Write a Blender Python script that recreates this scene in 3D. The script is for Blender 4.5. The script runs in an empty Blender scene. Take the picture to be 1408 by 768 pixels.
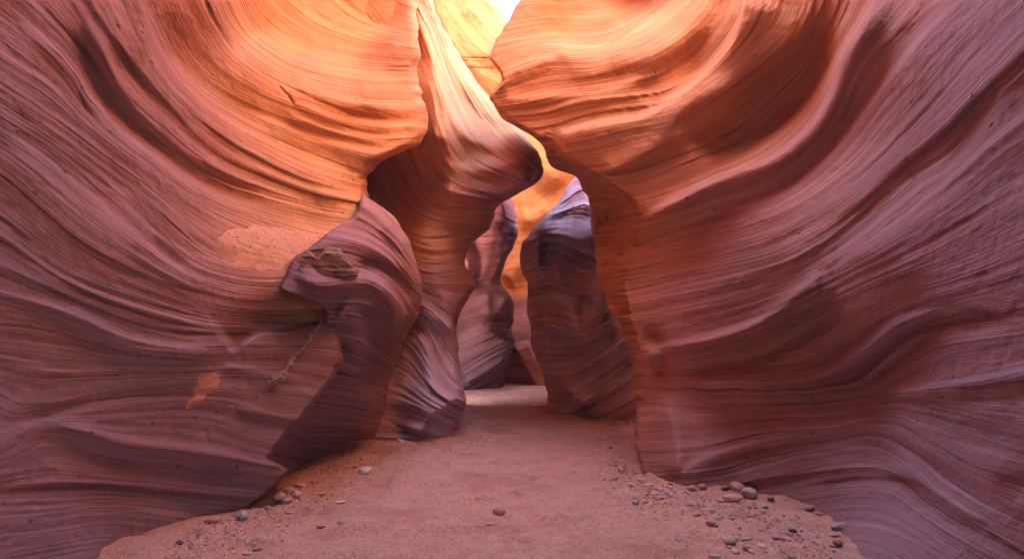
import bpy, math, random
import numpy as np
from mathutils import Vector
R = math.radians
rng = np.random.default_rng(7)
random.seed(7)
C = bpy.context.scene.collection
F, CX, HY, CH = 839.0, 704.0, 460.0, 1.2      # focal length, centre, horizon row of the survey frame, eye height

# ------------------------------------------------------------------ noise
_T = np.random.default_rng(3).random(65536)
def _h(i, j, k):
    return _T[(i * 7349 + j * 3163 + k * 9283 + (i * j) * 31 + (j * k) * 17) & 65535]
def vnoise(x, y, z):
    xi, yi, zi = np.floor(x).astype(np.int64), np.floor(y).astype(np.int64), np.floor(z).astype(np.int64)
    fx, fy, fz = x - xi, y - yi, z - zi
    fx, fy, fz = [f * f * f * (f * (f * 6 - 15) + 10) for f in (fx, fy, fz)]
    r = 0
    for a in (0, 1):
        for b in (0, 1):
            for c in (0, 1):
                r = r + _h(xi + a, yi + b, zi + c) * (fx if a else 1 - fx) * (fy if b else 1 - fy) * (fz if c else 1 - fz)
    return r * 2 - 1
def fbm(x, y, z, o=4):
    r, a = 0, 1.0
    for k in range(o):
        r = r + a * vnoise(x + 13.7 * k, y + 5.1 * k, z + 2.3 * k); a *= .5; x, y, z = x * 2.03, y * 2.03, z * 2.03
    return r
def noise1(s, seed):
    return vnoise(s, s * 0 + seed * 7.31, s * 0 + seed * 3.17)
def smooth(a, b, x):
    t = np.clip((x - a) / (b - a), 0, 1); return t * t * (3 - 2 * t)

# ------------------------------------------------------------------ curves and fields
def curve(pts, n=160):
    p = np.array(pts, float)
    if len(p) == 2: 
        t = np.linspace(0, 1, n)[:, None]; return p[0] * (1 - t) + p[1] * t
    q = np.vstack([2 * p[0] - p[1], p, 2 * p[-1] - p[-2]])
    out = []
    m = max(2, n // (len(p) - 1))
    for i in range(1, len(q) - 2):
        t = np.linspace(0, 1, m, endpoint=False)[:, None]
        a, b, c, d = q[i - 1], q[i], q[i + 1], q[i + 2]
        out.append(.5 * (2 * b + (c - a) * t + (2 * a - 5 * b + 4 * c - d) * t * t + (3 * b - a - 3 * c + d) * t ** 3))
    out.append(p[-1:])
    return np.vstack(out)
def tps(pts, lam=0.0):
    P = np.array(pts, float); xy, v = P[:, :2] / 400.0, P[:, 2]
    n = len(P)
    def U(r2): return .5 * r2 * np.log(r2 + 1e-12)
    D = ((xy[:, None] - xy[None]) ** 2).sum(-1)
    A = np.zeros((n + 3, n + 3)); A[:n, :n] = U(D) + lam * np.eye(n)
    A[:n, n] = 1; A[:n, n + 1:] = xy; A[n, :n] = 1; A[n + 1:, :n] = xy.T
    w = np.linalg.lstsq(A, np.concatenate([v, np.zeros(3)]), rcond=None)[0]
    def f(X, Y):
        sh = X.shape; x, y = X.ravel() / 400.0, Y.ravel() / 400.0
        o = np.empty(x.size)
        for s in range(0, x.size, 20000):
            a, b = x[s:s + 20000], y[s:s + 20000]
            r2 = (a[:, None] - xy[None, :, 0]) ** 2 + (b[:, None] - xy[None, :, 1]) ** 2
            o[s:s + 20000] = U(r2) @ w[:n] + w[n] + w[n + 1] * a + w[n + 2] * b
        return o.reshape(sh)
    return f
def stroke(X, Y, D, pts, amp, wl, wr, taper=.2, pw=2.0):
    """raise (amp > 0: towards the passage) the rock along a traced line; wl / wr: how far the swell reaches on the two sides of the line"""
    c = curve(pts); m = max(wl, wr) * 2.6
    box = (X > c[:, 0].min() - m) & (X < c[:, 0].max() + m) & (Y > c[:, 1].min() - m) & (Y < c[:, 1].max() + m)
    x, y = X[box], Y[box]
    t = np.gradient(c, axis=0); t /= np.linalg.norm(t, axis=1)[:, None] + 1e-9
    best = np.full(x.size, 1e18); idx = np.zeros(x.size, int)
    for s in range(len(c)):
        d2 = (x - c[s, 0]) ** 2 + (y - c[s, 1]) ** 2
        k = d2 < best; best[k] = d2[k]; idx[k] = s
    dx, dy = x - c[idx, 0], y - c[idx, 1]
    side = t[idx, 0] * dy - t[idx, 1] * dx
    al = t[idx, 0] * dx + t[idx, 1] * dy
    d = np.sqrt(best)
    w = np.where(side > 0, wr, wl)
    prof = np.exp(-(d / w) ** pw)
    u = idx / (len(c) - 1)
    tp = np.ones_like(u) if taper <= 0 else smooth(0, taper, u) * smooth(0, taper, 1 - u)
    D[box] -= amp * prof * tp * np.minimum(D[box] / 5.2, 1.15)

def xyz(px, py, d):
    return np.stack([(px - CX) / F * d, d + 0 * px, CH + (HY - py) / F * d], -1)
def gpt(px, py, z=0.0):
    d = F * (CH - z) / (py - HY); return ((px - CX) / F * d, d)

# ------------------------------------------------------------------ objects
def tag(o, label=None, cat=None, group=None, kind=None):
    if label: o['label'] = label
    if cat: o['category'] = cat
    if group: o['group'] = group
    if kind: o['kind'] = kind
    return o
def grid_mesh(name, P, mat, attrs=None, parent=None, flip=False):
    n, m = P.shape[:2]
    me = bpy.data.meshes.new(name)
    idx = np.arange(n * m).reshape(n, m)
    q = np.stack([idx[:-1, :-1], idx[1:, :-1], idx[1:, 1:], idx[:-1, 1:]], -1).reshape(-1, 4)
    if flip: q = q[:, ::-1]
    me.vertices.add(n * m); me.vertices.foreach_set('co', P.reshape(-1).astype(np.float32))
    me.loops.add(q.size); me.loops.foreach_set('vertex_index', q.reshape(-1).astype(np.int32))
    me.polygons.add(len(q)); me.polygons.foreach_set('loop_start', np.arange(0, q.size, 4, dtype=np.int32))
    me.update(calc_edges=True)
    me.polygons.foreach_set('use_smooth', np.ones(len(q), bool))
    for k, v in (attrs or {}).items():
        a = me.attributes.new(k, 'FLOAT', 'POINT'); a.data.foreach_set('value', v.reshape(-1).astype(np.float32))
    me.materials.append(mat); me.validate()
    o = bpy.data.objects.new(name, me); C.objects.link(o); o.parent = parent
    return o

# ------------------------------------------------------------------ materials
class NT:
    def __init__(s, name):
        s.m = bpy.data.materials.new(name); s.m.use_nodes = True
        s.t = s.m.node_tree; s.t.nodes.clear()
        s.out = s.n('ShaderNodeOutputMaterial'); s.b = s.n('ShaderNodeBsdfPrincipled')
        s.l(s.b.outputs[0], s.out.inputs[0])
    def n(s, typ, **kw):
        x = s.t.nodes.new(typ)
        for k, v in kw.items(): setattr(x, k, v)
        return x
    def l(s, a, b): s.t.links.new(a, b)
    def val(s, sock, v):
        if hasattr(v, 'is_linked') or hasattr(v, 'links'): s.l(v, sock)
        else: sock.default_value = v
    def math(s, op, a, b=0.0, c=None):
        x = s.n('ShaderNodeMath', operation=op); s.val(x.inputs[0], a); s.val(x.inputs[1], b)
        if c is not None: s.val(x.inputs[2], c)
        return x.outputs[0]
    def noise(s, vec=None, w=None, scale=1.0, detail=4.0, rough=.55, dim='3D'):
        x = s.n('ShaderNodeTexNoise', noise_dimensions=dim)
        if vec is not None: s.l(vec, x.inputs['Vector'])
        if w is not None: s.val(x.inputs['W'], w)
        x.inputs['Scale'].default_value = scale; x.inputs['Detail'].default_value = detail; x.inputs['Roughness'].default_value = rough
        return x.outputs[0]
    def ramp(s, f, stops, interp='LINEAR'):
        x = s.n('ShaderNodeValToRGB'); x.color_ramp.interpolation = interp
        e = x.color_ramp.elements
        while len(e) > 1: e.remove(e[-1])
        for i, (p, c) in enumerate(stops):
            k = e[0] if i == 0 else e.new(p)
            k.position = p; k.color = (*c, 1) if len(c) == 3 else c
        s.l(f, x.inputs[0]); return x.outputs[0]
    def mix(s, f, a, b, mode='MIX'):
        x = s.n('ShaderNodeMix', data_type='RGBA', blend_type=mode)
        s.val(x.inputs[0], f)
        for i, v in ((6, a), (7, b)):
            if isinstance(v, tuple): x.inputs[i].default_value = (*v, 1)
            else: s.l(v, x.inputs[i])
        return x.outputs[2]
    def maprange(s, v, a, b, c, d):
        x = s.n('ShaderNodeMapRange'); s.val(x.inputs[0], v)
        for i, k in enumerate((a, b, c, d)): x.inputs[i + 1].default_value = k
        return x.outputs[0]
    def bump(s, h, strength, dist, normal=None):
        x = s.n('ShaderNodeBump'); x.inputs['Strength'].default_value = strength; x.inputs['Distance'].default_value = dist
        s.l(h, x.inputs['Height'])
        if normal is not None: s.l(normal, x.inputs['Normal'])
        return x.outputs[0]

def rock_mat(name, cols, cols1, cols2, stain=.5, fine=1.0, rough=.85):
    """cross-bedded sandstone: colours run along the beds (attribute 'strata'), fine laminae streaked along them"""
    k = NT(name)
    at = k.n('ShaderNodeAttribute', attribute_name='strata'); s = at.outputs['Fac']
    tc = k.n('ShaderNodeNewGeometry'); pos = tc.outputs['Position']
    band = k.noise(w=s, vec=None, scale=.035, detail=5, rough=.6, dim='1D')
    wob = k.noise(pos, scale=.7, detail=2)
    s2 = k.math('MULTIPLY_ADD', wob, 5.0, s)
    def streak(freq, along, detail=3, rough=.6):
        v = k.n('ShaderNodeVectorMath', operation='SCALE'); k.l(pos, v.inputs[0]); v.inputs['Scale'].default_value = along
        return k.noise(v.outputs[0], w=k.math('MULTIPLY', s2, freq), scale=1.0, detail=detail, rough=rough, dim='4D')
    lam = streak(.22 * fine, .45, 4, .72)
    lam2 = streak(.075 * fine, .3, 5, .68)
    seam = k.noise(w=k.math('MULTIPLY_ADD', wob, .5, k.math('MULTIPLY', s2, .075)), scale=1.0, detail=3, rough=.55, dim='1D')
    seam = k.maprange(k.math('ABSOLUTE', k.math('SUBTRACT', seam, .5)), .004, .016, 1.0, 0.0)
    seam = k.math('MULTIPLY', seam, k.maprange(k.noise(pos, scale=1.1, detail=3), .47, .6, 0.0, 1.0))
    patch = k.noise(pos, scale=.55, detail=5, rough=.6)
    f = k.math('ADD', k.math('MULTIPLY', band, .55), k.math('MULTIPLY', lam2, .45))
    zone = k.n('ShaderNodeAttribute', attribute_name='zone').outputs['Fac']     # inner bounce glow as orange, outer dimness as mauve, painted into the colour
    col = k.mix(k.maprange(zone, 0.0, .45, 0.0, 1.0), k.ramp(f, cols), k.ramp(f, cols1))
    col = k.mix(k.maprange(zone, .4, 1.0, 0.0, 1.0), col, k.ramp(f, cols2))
    col = k.mix(k.maprange(lam, .36, .56, .46, 0.0), col, k.mix(1.0, col, (.60, .50, .50), 'MULTIPLY'))
    col = k.mix(k.maprange(lam, .52, .66, 0.0, .46), col, k.mix(1.0, col, (1.32, 1.36, 1.42), 'MULTIPLY'))
    col = k.mix(k.maprange(patch, .45, .70, 0.0, stain), col, k.mix(1.0, col, (.68, .58, .56), 'MULTIPLY'))
    col = k.mix(k.math('MULTIPLY', seam, .6), col, k.mix(1.0, col, (.42, .34, .34), 'MULTIPLY'))
    grain = k.noise(pos, scale=60, detail=4, rough=.7)
    col = k.mix(k.maprange(grain, .3, .75, .35, 0.0), col, k.mix(1.0, col, (.72, .68, .68), 'MULTIPLY'))
    # small dark pits
    pit = k.n('ShaderNodeTexVoronoi', feature='F1'); k.l(pos, pit.inputs['Vector']); pit.inputs['Scale'].default_value = 9.0
    pm = k.math('MULTIPLY', k.maprange(pit.outputs['Distance'], .06, .16, 1.0, 0.0), k.maprange(k.noise(pos, scale=2.0, detail=2), .50, .62, 0.0, 1.0))
    col = k.mix(k.math('MULTIPLY', pm, .75), col, k.mix(1.0, col, (.32, .26, .26), 'MULTIPLY'))
    k.l(col, k.b.inputs['Base Color']); k.b.inputs['Roughness'].default_value = rough
    k.b.inputs['Specular IOR Level'].default_value = .22
    h = k.math('SUBTRACT', k.math('ADD', k.math('MULTIPLY', lam, .7), k.math('MULTIPLY', lam2, 1.2)), k.math('MULTIPLY', seam, .5))
    n1 = k.bump(h, .65, .036)
    n2 = k.bump(k.math('SUBTRACT', grain, k.math('MULTIPLY', pm, 2.0)), .5, .014, n1)
    k.l(n2, k.b.inputs['Normal'])
    return k.m

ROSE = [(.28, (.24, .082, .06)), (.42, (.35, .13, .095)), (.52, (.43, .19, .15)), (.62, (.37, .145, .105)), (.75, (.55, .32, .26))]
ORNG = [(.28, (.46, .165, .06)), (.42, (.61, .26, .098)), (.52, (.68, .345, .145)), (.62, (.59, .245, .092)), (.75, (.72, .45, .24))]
MAUV = [(.28, (.13, .058, .066)), (.42, (.205, .10, .115)), (.52, (.265, .15, .175)), (.62, (.21, .105, .12)), (.75, (.36, .25, .275))]  # outer dimness and bluish skylight put into the rock colour

# ------------------------------------------------------------------ one rock mass
def strata_field(lines, lam=.002, n=14):
    pts = []
    for s, l in lines:
        c = curve(l, 120)
        for i in np.linspace(0, len(c) - 1, n).astype(int): pts.append((c[i, 0], c[i, 1], s))
    return tps(pts, lam)
def ripple(S, X, Y, D, amps, seed):
    """beds that weather into thin ledges: each bed swells slowly and breaks off sharply, above or below, and fades in and out along its run"""
    r = 0
    for i, (wl, a) in enumerate(amps):
        m = smooth(-.35, .55, vnoise(X / (5 * wl + 40), Y / (5 * wl + 40), X * 0 + seed + 3.1 * i))
        if i == 0:                                        # broad soft flutes
            v = noise1((S + 6 * vnoise(X / 150.0, Y / 150.0, X * 0 + seed + 4.4)) / wl, seed); r = r + a * v * (.4 + .6 * m); continue
        v = S / wl + .45 * vnoise(X / 170.0, Y / 170.0, X * 0 + seed + 2.2 * i) + .8 * noise1(S / (3.1 * wl), seed + i)
        k = np.floor(v).astype(np.int64); f = v - k
        h = _T[(k * 7919 + int(seed * 37) + i * 101) & 65535]; up = _T[(k * 104729 + int(seed * 53) + i * 211) & 65535] > .5
        f = np.where(up, 1 - f, f)
        p = np.where(f < .86, (f / .86) ** 1.5, (1 - f) / .14)
        r = r + a * (.15 + 1.3 * h ** 2) * p * m
    return -r * np.minimum(D / 5.5, 1.2)
def bfun(pts):
    c = curve(pts, 400) if len(pts) > 2 else np.array(pts, float)
    o = np.argsort(c[:, 1], kind='stable'); c = c[o]
    return lambda y: np.interp(y, c[:, 1], c[:, 0])

def mass(name, mat, y0, y1, xl, xr, depth, strata, strokes=(), rip=(), seed=1.0, step=2.0, roll_l=None, roll_r=None,
         skirt_l=None, skirt_r=None, jit=0.0, rough=.018, post=None, ext=None, parent=None, zone=(3.1, 7.1, .45)):
    """one wall of rock: its face is laid out between two edge lines, swelled along the traced beds, rounded off at its free edges and carried on behind them"""
    ny = int((y1 - y0) / step) + 1
    ys = np.linspace(y0, y1, ny)
    L, Rr = bfun(xl)(ys), bfun(xr)(ys)
    if jit:
        if roll_r: Rr = Rr + jit * (vnoise(ys / 9, ys * 0 + seed, ys * 0) + .8 * vnoise(ys / 28, ys * 0 + seed, ys * 0 + 3))
        if roll_l: L = L + jit * (vnoise(ys / 9, ys * 0 + seed + 5, ys * 0) + .8 * vnoise(ys / 28, ys * 0 + seed + 5, ys * 0 + 3))
    wmax = (Rr - L).max(); nx = int(wmax / step) + 1
    u = np.linspace(0, 1, nx)
    e = np.array([.004, .012, .025, .05, .09, .15, .25, .4, .6]) * 20 / max(wmax, 60)
    if roll_r: u = np.concatenate([u, 1 - e])
    if roll_l: u = np.concatenate([u, e])
    u = np.unique(u)
    X = L[:, None] + (Rr - L)[:, None] * u[None]; Y = np.repeat(ys[:, None], len(u), 1)
    D = depth(X, Y)
    S = strata(X, Y)
    for st in strokes: stroke(X, Y, D, *st)
    if len(rip): D += ripple(S, X, Y, D, rip, seed)
    P = xyz(X, Y, D)
    D += rough * fbm(P[..., 0] * 3, P[..., 1] * 3, P[..., 2] * 3, 4) + rough * .25 * fbm(P[..., 0] * 22, P[..., 1] * 22, P[..., 2] * 22, 2)
    for roll, B, sg in ((roll_r, Rr, 1), (roll_l, L, -1)):
        if roll:
            w, a = roll[:2]
            wy = w(ys)[:, None] if callable(w) else w + 0 * ys[:, None]
            g = np.gradient(B, ys)
            g = np.convolve(np.pad(g, 6, 'edge'), np.ones(13) / 13, 'valid')
            t = np.clip(np.abs(B[:, None] - X) / np.sqrt(1 + g[:, None] ** 2) / wy, 0, 1)
            D += a * (1 - np.sqrt(np.clip(1 - (1 - t) ** 2, 0, 1)))
    if post is not None: D = post(X, Y, D)
    P = xyz(X, Y, D)
    def sk(B, D0, S0, n, depth_, sg):
        cols, ss = [], []
        for k in range(1, n + 1):
            f = (k / n)
            cols.append(xyz(B - sg * (1.0 + 10 * f), ys, D0 + depth_ * f)); ss.append(S0)
        return np.stack(cols, 1), np.stack(ss, 1)
    if skirt_r:
        c, s_ = sk(Rr, D[:, -1], S[:, -1], 10, skirt_r, 1); P = np.concatenate([P, c], 1); S = np.concatenate([S, s_], 1)
    if skirt_l:
        c, s_ = sk(L, D[:, 0], S[:, 0], 10, skirt_l, -1); P = np.concatenate([c[:, ::-1], P], 1); S = np.concatenate([s_[:, ::-1], S], 1)
    if ext is not None: P, S = ext(P, S)
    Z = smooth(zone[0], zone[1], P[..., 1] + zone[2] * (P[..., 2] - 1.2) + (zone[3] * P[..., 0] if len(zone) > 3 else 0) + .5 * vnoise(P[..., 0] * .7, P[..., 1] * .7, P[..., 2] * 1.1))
    return grid_mesh(name, P, mat, {'strata': S, 'zone': Z}, parent)

def extend_side(P, S, path):
    """carry the first column on behind the eye along world offsets"""
    c0 = P[:, 0]; cols, ss = [], []
    for k, (dx, dy) in enumerate(path):
        q = c0.copy(); f = min(1, (k + 1) / 6)
        q[:, 0] += dx; q[:, 1] += dy
        q[:, 0] += .12 * vnoise(q[:, 2] * 1.5, q[:, 1] * .8, q[:, 2] * 0 + 4) * f
        cols.append(q); ss.append(S[:, 0] + 0 * k)
    return np.concatenate([np.stack(cols[::-1], 1), P], 1), np.concatenate([np.stack(ss[::-1], 1), S], 1)
def extend_top(P, S, rim, lean, n=26, plateau=6.0, side=-1):
    r0 = P[0]; rows, ss = [], []
    for k in range(1, n + 1):
        t = k / n; q = r0.copy()
        q[:, 2] = r0[:, 2] + (rim(r0[:, 1]) - r0[:, 2]) * t
        q[:, 0] += lean(r0[:, 1], t) + .22 * t * vnoise(q[:, 2] * .9, q[:, 1] * .5, q[:, 2] * 0 + 8.0 + side)
        rows.append(q); ss.append(S[0] - (q[:, 2] - r0[:, 2]) * 60)
    q = rows[-1].copy(); q[:, 0] += side * plateau; q[:, 2] += .5; rows.append(q); ss.append(ss[-1] - 30)
    return np.concatenate([np.stack(rows[::-1], 0), P], 0), np.concatenate([np.stack(ss[::-1], 0), S], 0)

# ================================================================== LEFT WALL (upper sweep and the boulder-like bulge at its foot)
A_lines = [
 (-160, [(420, -60), (470, 0), (520, 30), (572, 45)]),
 (-60, [(262, -120), (312, 0), (333, 42), (365, 68), (411, 94), (500, 112), (560, 110)]),
 (-10, [(250, -60), (285, 20), (320, 75), (365, 110), (411, 130), (500, 155), (575, 160)]),
 (30, [(203, 0), (229, 57), (260, 104), (312, 141), (365, 167), (440, 190), (520, 215)]),
 (75, [(150, -50), (177, 0), (198, 47), (224, 99), (271, 151), (323, 188), (385, 224), (448, 250), (500, 262)]),
 (110, [(100, -20), (141, 52), (180, 115), (224, 160), (290, 215), (350, 245), (420, 270), (495, 285)]),
 (150, [(42, 0), (83, 42), (120, 94), (141, 141), (177, 177), (224, 208), (260, 240), (323, 266), (396, 284), (469, 297)]),
 (190, [(0, 5), (47, 42), (94, 89), (135, 141), (172, 182), (229, 224), (292, 266), (365, 297), (432, 318)]),
 (240, [(-60, 50), (0, 94), (62, 135), (135, 193), (208, 245), (271, 292), (330, 325), (395, 345)]),
 (300, [(-60, 130), (0, 172), (57, 208), (115, 255), (177, 307), (240, 359), (292, 385), (360, 395)]),
 (340, [(-60, 185), (0, 219), (52, 260), (115, 312), (177, 349), (240, 385), (320, 415)]),
 (400, [(-60, 290), (0, 323), (52, 359), (104, 390), (180, 420), (280, 445), (340, 448)]),
 (450, [(-60, 385), (0, 400), (101, 430), (172, 463), (242, 478), (313, 481), (400, 480)]),
 (500, [(-60, 480), (0, 490), (120, 505), (250, 505), (330, 500), (420, 505)]),
 (550, [(-60, 590), (0, 582), (60, 569), (126, 554), (202, 544), (303, 541), (379, 557), (439, 562)]),
 (590, [(-60, 575), (50, 584), (111, 596), (167, 612), (227, 619), (303, 629), (384, 645)]),
 (640, [(-60, 672), (0, 668), (101, 663), (202, 668), (303, 678), (353, 683)]),
 (700, [(-60, 760), (0, 743), (76, 733), (152, 723), (300, 740)]),
 (800, [(-60, 860), (200, 820), (400, 800)]),
]
A_S = strata_field(A_lines, .004)
A_D = tps([
 (-200, -80, 2.45), (-200, 200, 2.3), (-200, 460, 2.2), (-200, 700, 2.15), (-200, 880, 2.1),
 (0, -80, 3.05), (0, 150, 2.95), (0, 300, 2.9), (0, 460, 2.86), (0, 620, 2.85), (0, 768, 2.8), (0, 880, 2.75),
 (115, 768, 3.27), (240, 712, 4.0), (345, 696, 4.36), (115, 880, 3.2), (300, 880, 4.0),
 (150, 460, 3.45), (150, 600, 3.5), (150, 300, 3.5), (150, 100, 3.75), (150, -80, 3.9),
 (300, 460, 4.15), (300, 600, 4.2), (300, 350, 4.3), (300, 200, 4.75), (320, 0, 5.1), (320, -80, 5.2),
 (400, 320, 5.3), (460, 300, 5.9), (505, 262, 6.4), (505, 235, 6.5), (400, 200, 5.8), (400, 110, 6.2), (500, 150, 6.8), (588, 180, 7.0),
 (411, 104, 6.3), (500, 124, 6.85), (403, 80, 6.95), (495, 97, 7.55), (540, 58, 7.55), (530, 30, 8.5), (360, 80, 5.85), (352, 50, 6.3), (560, 205, 6.75), (430, 40, 7.5), (480, 40, 8.0), (572, 40, 7.6), (575, 90, 7.3), (420, -80, 7.2), (520, -80, 8.2),
 (440, 390, 5.1), (440, 460, 4.85), (380, 560, 4.5), (400, 500, 4.65), (450, 340, 5.5), (500, 300, 6.1),
 (468, 470, 4.9), (461, 515, 4.82), (432, 555, 4.68), (395, 610, 4.5), (372, 660, 4.42), (500, 400, 5.4), (500, 520, 5.0), (480, 620, 4.9), (420, 760, 4.5), (450, 880, 4.7), (600, 400, 6.6), (600, 880, 5.5),
], .0006)
A_xr = [(560, -80), (571, -20), (573, 20), (576, 45), (579, 75), (572, 100), (584, 140), (590, 172), (577, 196), (560, 206), (525, 222), (508, 240), (504, 258), (508, 272),
        (500, 290), (485, 320), (470, 360), (460, 400), (452, 424), (458, 440), (468, 464), (471, 493), (462, 515), (450, 534), (432, 555), (410, 582), (388, 606), (372, 626), (376, 634), (393, 645), (384, 660), (370, 676), (345, 700), (320, 730), (300, 872)]
A_strokes = [
 # long ledges and flutes of the sweep
 ([(177, -20), (198, 47), (224, 99), (271, 151), (323, 188), (385, 224), (448, 250), (500, 262)], .14, 16, 34),
 ([(210, -20), (240, 60), (285, 112), (335, 148), (390, 180), (450, 205), (500, 225)], -.14, 26, 22),
 ([(300, -40), (333, 42), (365, 68), (411, 94), (500, 112), (570, 122)], .22, 12, 60),
 ([(42, -10), (83, 42), (120, 94), (141, 141), (177, 177), (224, 208), (260, 240), (323, 266), (396, 280)], -.07, 24, 12),
 ([(95, -10), (135, 60), (165, 120), (215, 175), (270, 218), (330, 248), (400, 272)], .10, 25, 14),
 ([(0, 15), (47, 52), (94, 99), (135, 151), (172, 192), (229, 234), (292, 272), (365, 302)], .10, 10, 34),
 ([(376, 108), (390, 126), (396, 131), (405, 147)], -.035, 1.6, 1.6), ([(106, 126), (113, 138), (118, 152)], -.03, 2, 1.6),
 ([(0, 172), (57, 208), (115, 255), (177, 307), (240, 359), (292, 385)], -.05, 24, 6),
 ([(0, 195), (52, 235), (115, 285), (177, 330), (240, 372), (300, 396)], .05, 6, 30),
 ([(330, 150), (400, 185), (470, 205), (520, 212), (565, 203)], .12, 9, 22),
 ([(420, 120), (480, 142), (540, 150), (585, 150)], .07, 6, 16), ([(400, 140), (470, 168), (540, 175), (588, 168)], .07, 6, 14),
 ([(380, 150), (450, 180), (520, 192), (580, 186)], .07, 5, 14),
 ([(430, 262), (470, 268), (506, 268)], .06, 4, 18),
 ([(0, 402), (101, 432), (172, 465), (242, 480), (313, 483)], .07, 7, 26),
 ([(0, 584), (60, 571), (126, 556), (202, 546), (303, 543)], -.05, 10, 5),
 ([(50, 574), (111, 592), (167, 610), (227, 617), (303, 627), (384, 645)], .07, 12, 4),
 ([(0, 668), (101, 663), (202, 668), (303, 678), (353, 683)], .05, 10, 4),
 ([(312, 482), (350, 456), (395, 449), (450, 440)], -.26, 36, 4, .12),
 ([(300, 500), (360, 512), (420, 520)], .05, 4, 12), ([(320, 560), (380, 572), (430, 580)], .05, 10, 5),
]
def A_ext(P, S):
    P, S = extend_side(P, S, [(.02, -.5), (.05, -1.2), (.1, -2), (.25, -3), (.5, -4), (1.0, -5), (1.8, -6), (2.8, -6.8), (4.2, -7.4), (6, -7.8)])
    return extend_top(P, S, A_rim, A_lean, side=-1)
def A_rim(y): return 11.5 + 0 * y
def A_lean(y, t):
    over = 1 - smooth(3.0, 5.6, y)                      # unseen top shaped to dim the near end: leans in there, opens further in
    return over * (2.15 - .15 * np.clip(y, 0, 3)) * t ** .8 - (1 - over) * (1.0 * t ** 1.5 - .9 * np.sin(np.pi * np.minimum(t * 1.3, 1)) * .4)

# ================================================================== BULGE AT THE FOOT OF THE LEFT WALL
C_lines = [
 (310, [(500, 276), (525, 300), (550, 325), (570, 360)]),
 (345, [(460, 316), (500, 325), (540, 350), (575, 395)]),
 (380, [(410, 356), (450, 350), (500, 362), (540, 385), (572, 425)]),
 (415, [(395, 385), (430, 400), (465, 400), (505, 395), (540, 420), (560, 450)]),
 (450, [(385, 405), (425, 418), (450, 428), (480, 430), (520, 445), (550, 480)]),
 (500, [(470, 470), (500, 480), (540, 505)]),
 (550, [(460, 520), (500, 530), (545, 550)]),
 (610, [(420, 590), (470, 590), (550, 600)]),
 (660, [(380, 640), (450, 650), (550, 650)]),
]
C_D = tps([
 (500, 270, 5.85), (484, 302, 5.55), (437, 331, 5.05), (404, 353, 4.78), (388, 385, 4.64), (425, 412, 4.6), (447, 428, 4.75),
 (450, 345, 5.0), (500, 300, 5.65), (540, 330, 5.75), (572, 380, 6.1), (500, 360, 5.3), (530, 395, 5.35), (500, 400, 5.05), (470, 400, 4.9), (425, 375, 4.75),
 (480, 440, 5.1), (505, 440, 5.15), (530, 450, 5.5), (560, 450, 6.2), (575, 425, 6.35), (470, 500, 5.25), (500, 490, 5.35), (520, 480, 5.6), (545, 480, 6.3), (480, 545, 5.55), (440, 560, 5.3), (505, 560, 6.0), (400, 620, 5.3), (450, 592, 5.75),
 (430, 632, 5.95), (400, 655, 5.35), (350, 700, 4.9), (480, 606, 6.8), (520, 560, 6.5), (535, 525, 6.5), (525, 590, 7.0), (400, 720, 5.6), (520, 720, 7.2)], .0006)
C_xl = [(498, 267), (490, 290), (482, 302), (470, 308), (459, 314), (448, 322), (437, 331), (420, 343), (404, 354), (394, 372), (386, 388), (384, 396), (392, 401), (405, 405), (425, 413), (440, 422), (448, 430), (446, 445), (440, 470), (430, 520), (400, 570), (350, 630), (330, 720)]
C_xr = [(502, 267), (512, 275), (530, 288), (545, 302), (564, 335), (577, 378), (580, 405), (576, 430), (564, 455), (550, 482), (538, 520), (530, 560), (520, 600), (510, 720)]
C_strokes = [
 ([(405, 378), (440, 392), (475, 392), (510, 390), (535, 412), (556, 460)], .14, 16, 9, .1),
 ([(420, 352), (455, 334), (500, 340), (540, 364), (572, 400)], .08, 12, 8), ([(480, 368), (515, 366), (550, 385), (570, 420)], -.12, 9, 14),
 ([(465, 425), (485, 440), (500, 480), (490, 520)], .12, 16, 22, .1), ([(510, 400), (540, 425), (552, 470), (540, 510)], .10, 10, 22, .1), ([(505, 412), (530, 440), (525, 500), (500, 545)], -.35, 16, 24, .2),
 ([(520, 300), (548, 340), (560, 385)], .05, 8, 8), ([(430, 360), (452, 372), (485, 368)], -.05, 6, 6),
]
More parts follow.
